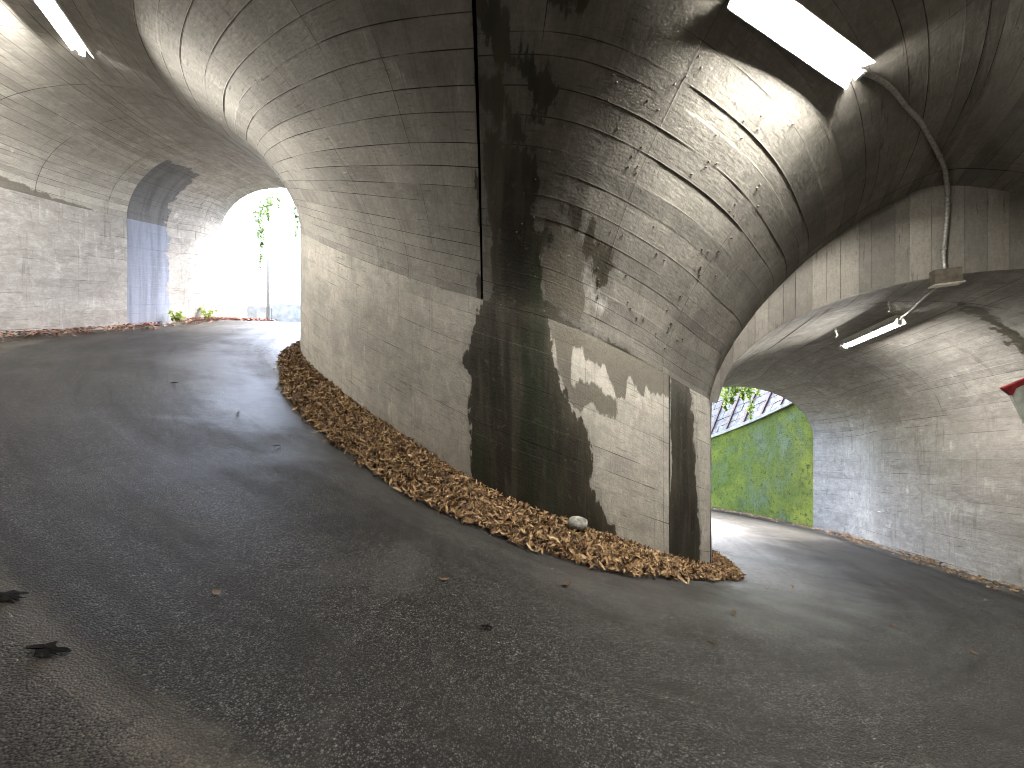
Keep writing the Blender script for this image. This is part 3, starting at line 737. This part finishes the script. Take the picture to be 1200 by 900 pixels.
# loose leaves on the asphalt
def road_pt(u, T):
    s = float(u2s(u)); I = catmull(ISO, [s])[0]; O = catmull(OSO, [s])[0]
    return road_z(s, T / np.linalg.norm((O - I)[:2]))
LOOSE = [(19.93, 1.54), (23.89, 0.76), (20.83, 1.92), (23.52, 1.86), (23.38, 2.34), (18.95, 2.17), (17.97, 3.09), (25.39, 2.89), (25.53, 2.28), (24.5, 0.9), (21.6, 1.45), (16.2, 1.6), (14.9, 1.5), (13.6, 1.9), (24.6, 2.7), (26.4, 1.2)]
rr = np.random.default_rng(21)
for u, T in LOOSE:
    p = road_pt(u, T); Lk = rr.uniform(0.06, 0.10)
    V, F, tt = leaf_cloud(np.zeros((1, 3)), np.array([[0, 0, 1.0]]), np.array([Lk]), np.array([Lk * 0.4]), np.array([rr.uniform(0, 0.45)]), rr, 0.3, 0.15)
    o = mesh_obj("fallen_leaf", V, F, M_dry, None, attrs=dict(tone=tt)); o.location = p + Vector((0, 0, 0.018))
    tag(o, "single dry brown leaf lying loose on the grey asphalt", "leaf", "loose leaves on the road")
M_black = plain("black_wet_leaf", (0.008, 0.007, 0.006), 0.9, spec=0.1, var=0.4)
for (u, T, w, lb) in ((17.40, 3.60, 0.12, "wider black leaf scrap flat on the road at the left edge"), (17.80, 3.62, 0.10, "black leaf scrap flat on the road in the lower left"), (19.26, 2.48, 0.05, "tiny black leaf scrap on the road below the wet stain")):
    n = 26; p = road_pt(u, T)
    v = [(0, 0, 0.008)] + [(math.cos(a) * w * 0.8 * (0.4 + 0.6 * rr.random()), math.sin(a) * w * 0.42 * (0.25 + 0.75 * rr.random()), 0.001 + 0.006 * rr.random()) for a in np.linspace(0, 2 * math.pi, n, endpoint=False)]
    o = mesh_obj("leaf_scrap", v, [(0, i + 1, (i + 1) % n + 1) for i in range(n)], M_black)
    o.location = p + Vector((0, 0, 0.010)); o.rotation_euler = (0, R(12), 0.1); tag(o, lb, "leaf", "black leaf scraps on the road")

# stone half sunk in the leaf pile
def stone():
    import bmesh
    bm = bmesh.new(); bmesh.ops.create_icosphere(bm, subdivisions=3, radius=1)
    for v in bm.verts:
        c = v.co
        k = 0.75 + 0.5 * float(fbm(np.array([c.x * 1.3 + 9]), np.array([c.y * 1.3 + 9]), c.z * 1.3 + 4)[0])
        v.co = Vector((c.x * 0.12 * k, c.y * 0.08 * k, max(c.z, -0.5) * 0.07 * k))
    me = bpy.data.meshes.new("stone"); bm.to_mesh(me); bm.free()
    me.materials.append(plain("pale_stone", (0.25, 0.24, 0.215), 0.9, scale=25, bump=0.004))
    o = bpy.data.objects.new("stone", me); COL.objects.link(o); o.location = (0.69, 4.02, 0.045); o.rotation_euler = (0.2, 0.25, 0.5)
    tag(o, "pale grey stone half sunk in the leaf pile below the stain", "stone")
stone()

# ------------------------------------------------------------------ outside the lower mouth: mossy wall, block slope, vine
def moss_mat():
    t = NT("mossy_concrete"); v = t.coords("Object"); uv = t.coords("UV")
    a = t.noise(uv, 0.9, 5, 0.6, 0.3); b = t.noise(uv, 8.5, 8, 0.75, 0.5); d = t.noise(t.coords("UV", (1.5, 0.9, 1)), 1.0, 8, 0.7, 0.6)
    g = t.mix(t.ramp(b, 0.3, 0.7), (0.045, 0.075, 0.008), (0.19, 0.25, 0.02))
    g = t.mix(t.ramp(a, 0.4, 0.7), g, (0.25, 0.28, 0.03))
    gr = t.mix(t.ramp(b, 0.3, 0.7), (0.09, 0.125, 0.055), (0.22, 0.26, 0.15))
    m = t.ramp(t.math('ADD', t.math('MULTIPLY', a, 0.4), t.math('ADD', t.math('MULTIPLY', d, 0.4), t.math('MULTIPLY', b, 0.2))), 0.37, 0.50)
    c = t.mix(m, gr, g)
    c = t.mix(t.ramp(b, 0.52, 0.62, 0, 0.8), c, (0.022, 0.034, 0.012))
    c = t.mix(t.ramp(t.noise(uv, 3.1, 6, 0.7), 0.52, 0.68, 0, 0.55), c, (0.05, 0.075, 0.03))
    t.put(t.b.inputs["Base Color"], c); t.b.inputs["Roughness"].default_value = 0.95
    t.put(t.b.inputs["Normal"], t.bump(t.math('ADD', b, t.noise(uv, 60, 3)), 0.05))
    return t.m
MW = np.array([(7.86, 9.80), (7.66, 11.0), (7.42, 12.0), (7.02, 13.1), (6.45, 14.3), (5.7, 15.6), (4.7, 17.0), (3.4, 18.6)])
def mw(d): return catmull(MW, d)
def mw_top(y): return 1.05 - 0.50 * (y - 10.6)
dd = np.linspace(0, 6.99, 60); xy = mw(dd)
base = -2.2 - 0.2 * (xy[:, 1] - 9.9) - 0.35
top = np.maximum(mw_top(xy[:, 1]), base + 1.0)
tang = np.gradient(xy, axis=0); tang /= np.linalg.norm(tang, axis=1, keepdims=True)
outn = np.stack([tang[:, 1], -tang[:, 0]], 1)            # away from the road
hs = np.linspace(0, 1, 22)
V = []; UVm = []
for i in range(len(dd)):
    for h in hs:
        z = base[i] + (top[i] - base[i]) * h
        r_ = (fbm(np.array([dd[i] * 6]), np.array([z * 5]))[0] - 0.5) * 0.07
        q = xy[i] + outn[i] * (0.16 * (z - base[i]) / 3 - r_)
        V.append((q[0], q[1], z)); UVm.append((dd[i] * 1.35, z))
mwo = tag(empty("mossy_wall", (7.5, 11.5, -2.5)), "bright green mossy retaining wall outside the lower tunnel mouth", "wall")
under(mesh_obj("wall_face", V, grid_faces(len(dd), len(hs), True), moss_mat(), None, True, uv=np.array(UVm)), mwo)
M_cop = plain("coping_concrete", (0.36, 0.35, 0.31), 0.9, scale=8)
cv, cf = [], []
for i in range(len(dd)):
    q = xy[i] + outn[i] * 0.16
    for w_, z_ in ((-0.06, -0.02), (-0.06, 0.08), (0.25, 0.10), (0.25, -0.02)):
        p = q + outn[i] * w_; cv.append((p[0], p[1], top[i] + z_))
for i in range(len(dd) - 1):
    for k in range(4): cf.append((i * 4 + k, i * 4 + (k + 1) % 4, i * 4 + 4 + (k + 1) % 4, i * 4 + 4 + k))
under(mesh_obj("coping", cv, cf, M_cop, None), mwo)

bs = tag(empty("block_slope", (7.6, 12.0, 0.6)), "pale block-paved slope with dark red ribs above the mossy wall", "slope")
M_blk = plain("slope_block", (0.105, 0.103, 0.098), 0.9, scale=6, var=0.3)
M_mor = plain("mortar", (0.06, 0.057, 0.05), 0.95)
M_rib = plain("rusty_rib", (0.06, 0.028, 0.025), 0.7, var=0.35, scale=10)
arc = np.concatenate([[0], np.cumsum(np.linalg.norm(np.diff(xy, axis=0), axis=1))])
def slope_pt(a, r, off=0.0):
    """a along the wall, r metres up the leaning face"""
    x = np.interp(a, arc, xy[:, 0]); y = np.interp(a, arc, xy[:, 1]); z = np.interp(a, arc, top)
    ox = np.interp(a, arc, outn[:, 0]); oy = np.interp(a, arc, outn[:, 1])
    n = np.array([-ox * 0.87, -oy * 0.87, 0.5])
    return np.array([x + ox * (0.2 + 0.5 * r), y + oy * (0.2 + 0.5 * r), z + 0.06 + 0.87 * r]) + n * off
def slab(name, a0, a1, r0, r1, t0, t1, mat):
    v = [slope_pt(a, r, o_) for o_ in (t0, t1) for a, r in ((a0, r0), (a1, r0), (a1, r1), (a0, r1))]
    return under(mesh_obj(name, v, [(0, 1, 2, 3), (7, 6, 5, 4), (0, 4, 5, 1), (1, 5, 6, 2), (2, 6, 7, 3), (3, 7, 4, 0)], mat, None), bs)
rb = np.random.default_rng(31)
for i in range(9):
    a0 = 0.15 + i * 0.62
    slab("rib", a0, a0 + 0.055, 0, 3.4, -0.02, 0.05, M_rib)
    for j in range(11):
        r0 = j * 0.30
        sp = 0.075 + 0.545 * rb.uniform(0.4, 0.6)
        for x0, x1 in ((0.063, sp - 0.008), (sp + 0.008, 0.612)):
            slab("block", a0 + x0, a0 + x1, r0 + 0.008, r0 + 0.292, -0.05, rb.uniform(-0.005, 0.012), M_blk)
for i in range(9): slab("mortar_bed", 0.12 + i * 0.62, 0.745 + i * 0.62, -0.1, 3.4, -0.3, -0.03, M_mor)

def vine_mat(name, a, b):
    t = NT(name); k = t.attr("tone")
    t.put(t.b.inputs["Base Color"], t.mix(k, a, b)); t.b.inputs["Roughness"].default_value = 0.55
    t.b.inputs["Transmission Weight"].default_value = 0.0
    tr = t.N("ShaderNodeBsdfTranslucent"); t.put(tr.inputs[0], t.mix(k, a, b))
    mx = t.N("ShaderNodeMixShader"); mx.inputs[0].default_value = 0.4
    t.l.new(t.b.outputs[0], mx.inputs[1]); t.l.new(tr.outputs[0], mx.inputs[2]); t.l.new(mx.outputs[0], t.n["Material Output"].inputs[0])
    return t.m
M_vine = vine_mat("vine_leaf", (0.09, 0.16, 0.02), (0.30, 0.38, 0.06))
M_vine_far = vine_mat("vine_leaf_glare", (0.16, 0.24, 0.08), (0.36, 0.46, 0.2))  # lighter greens put the glare of the upper mouth into the leaf colour
M_stem = plain("vine_stem", (0.08, 0.06, 0.035), 0.8)
def vine(label, strands, mat, seed, per=60, size=(0.05, 0.10), spread=0.09):
    r = np.random.default_rng(seed)
    root = tag(empty("hanging_vine", strands[0][0]), label, "vine", "vines hanging at the tunnel mouths")
    Ps = []
    m = MB()
    for p, ln, dens in strands:
        p = np.array(p, float); n = max(4, int(ln / 0.12)); pts = [p]
        for i in range(n): pts.append(pts[-1] + np.array([r.normal(0, 0.02), r.normal(0, 0.02), -ln / n]))
        m.tube(pts, 0.006, 5)
        k = int(per * dens * ln / 0.6)
        t = r.random(k) ** 1.3 * n
        q = catmull(np.array(pts), t) + r.normal(0, spread, (k, 3)) * [1, 1, 0.7] * (1.15 - t / n)[:, None]
        Ps.append(q)
    P = np.concatenate(Ps); k = len(P)
    nn = r.normal(0, 0.5, (k, 3)) + [0, -0.6, 0.6]; nn /= np.linalg.norm(nn, axis=1, keepdims=True)
    L_ = r.uniform(*size, k)
    V, F, tt = leaf_cloud(P, nn, L_, L_ * 0.75, r.random(k), r, 0.3, 0.5)
    fo = mesh_obj("foliage", V, F, mat, None, attrs=dict(tone=tt)); under(fo, root)
    under(m.build("stem", M_stem), root)
    return root
vine("bright green vine hanging over the lower tunnel mouth before the block slope", [((6.2, 10.75, 1.62), 0.7, 2.2), ((6.42, 10.8, 1.60), 0.55, 2.2), ((6.62, 10.8, 1.6), 0.5, 2.0), ((6.55, 10.75, 1.6), 1.1, 1.2), ((6.0, 10.8, 1.55), 0.8, 2.0), ((6.9, 10.85, 1.55), 0.4, 1.0), ((6.3, 10.85, 1.65), 0.45, 2.5)], M_vine, 41)
vine("grey-green vine trailing from the top of the bright upper mouth", [((-7.55, 11.6, 6.95), 1.4, 1.2), ((-7.4, 11.65, 7.15), 2.2, 0.9), ((-7.25, 11.6, 7.2), 0.8, 1.5), ((-7.7, 11.6, 6.8), 0.9, 1.2), ((-7.0, 11.6, 7.3), 0.5, 1.4), ((-6.6, 11.7, 7.35), 0.8, 1.6), ((-6.45, 11.7, 7.35), 1.5, 0.9), ((-6.2, 11.7, 7.35), 1.9, 0.7)], M_vine_far, 42, spread=0.07)

# ------------------------------------------------------------------ outside the upper mouth: low wall, post, side wall, weeds
M_out = plain("pale_outdoor_concrete", (0.42, 0.41, 0.38), 0.9, scale=4)
lw = tag(empty("low_wall", (-8.8, 14.3, 3.7)), "low pale concrete parapet crossing outside the bright upper mouth", "wall")
lp = [(-11.5, 13.7), (-10.2, 13.9), (-8.9, 14.3), (-7.6, 14.9), (-6.2, 15.8)]
for (x0, y0), (x1, y1) in zip(lp[:-1], lp[1:]):
    a_ = math.atan2(y1 - y0, x1 - x0); l_ = math.hypot(x1 - x0, y1 - y0)
    zc = 3.75 + 0.12 * ((x0 + x1) / 2 + 9.5)
    under(MB().box(((x0 + x1) / 2, (y0 + y1) / 2, zc + 0.1), (l_ - 0.012, 0.22, 1.0), Matrix.Rotation(a_, 3, 'Z')).build("wall_panel", M_out), lw)
pp = MB().tube([(-8.62, 13.6, 3.2), (-8.62, 13.6, 9.5)], 0.06, 14).build("lamp_post", M_steel, None, True)
tag(pp, "slim grey metal post standing before the low parapet outside the upper mouth", "post")
sw = tag(MB().box((-9.6, 13.0, 4.6), (0.4, 3.2, 3.4), Matrix.Rotation(R(12), 3, 'Z')).build("side_wall", M_out), "tall pale wall at the left just outside the bright upper mouth", "wall")
def weed(loc, label, h, seed):
    r = np.random.default_rng(seed)
    root = tag(empty("weed", loc), label, "plant", "weeds at the foot of the upper wall")
    m = MB(); Ps = []
    for i in range(9):
        a_ = r.uniform(0, 6.28); d_ = np.array([math.cos(a_) * 0.5, math.sin(a_) * 0.5, 1.0]) * h * r.uniform(0.6, 1.1)
        m.tube([(0, 0, 0), tuple(d_ * 0.5 + [0, 0, 0.03]), tuple(d_)], 0.004, 5)
        for t in np.linspace(0.35, 1, 6): Ps.append(d_ * t + r.normal(0, 0.03, 3))
    P = np.array(Ps); k = len(P); nn = r.normal(0, 0.4, (k, 3)) + [0, -0.3, 0.8]; L_ = r.uniform(0.06, 0.12, k)
    V, F, tt = leaf_cloud(P, nn, L_, L_ * 0.6, r.random(k), r, 0.3, 0.4)
    mesh_obj("foliage", V, F, M_vine, root, attrs=dict(tone=tt)); m.build("stem", M_vine, root)
weed((-8.02, 9.2, 2.98), "small green weed at the foot of the blue band", 0.24, 51)
weed((-8.08, 10.2, 3.18), "pale green weed near the reddish leaves by the upper mouth", 0.34, 52)

# stubs of tie wire left in the concrete of the right-hand vault bay
r = np.random.default_rng(77); m = MB()
for i in range(75):
    u = r.choice([21.05, 21.9, 22.6]) + r.normal(0, 0.10) if r.random() < 0.6 else r.uniform(19.6, 23.0)
    v = 1 + (r.uniform(2.7, 4.6) - WALL) / 7.0
    p = surf([u2s(u)], [v])[0, 0]; q = surf([u2s(u)], [v], inset=0.03)[0, 0]
    d = Vector(q - p); d.z = -0.012; m.tube([Vector(p), Vector(p) + d.normalized() * 0.02], [0.009, 0.006], 6)
tw = m.build("tie_wire", plain("rusty_wire_end", (0.10, 0.085, 0.07), 0.8), bend); tw["kind"] = "stuff"
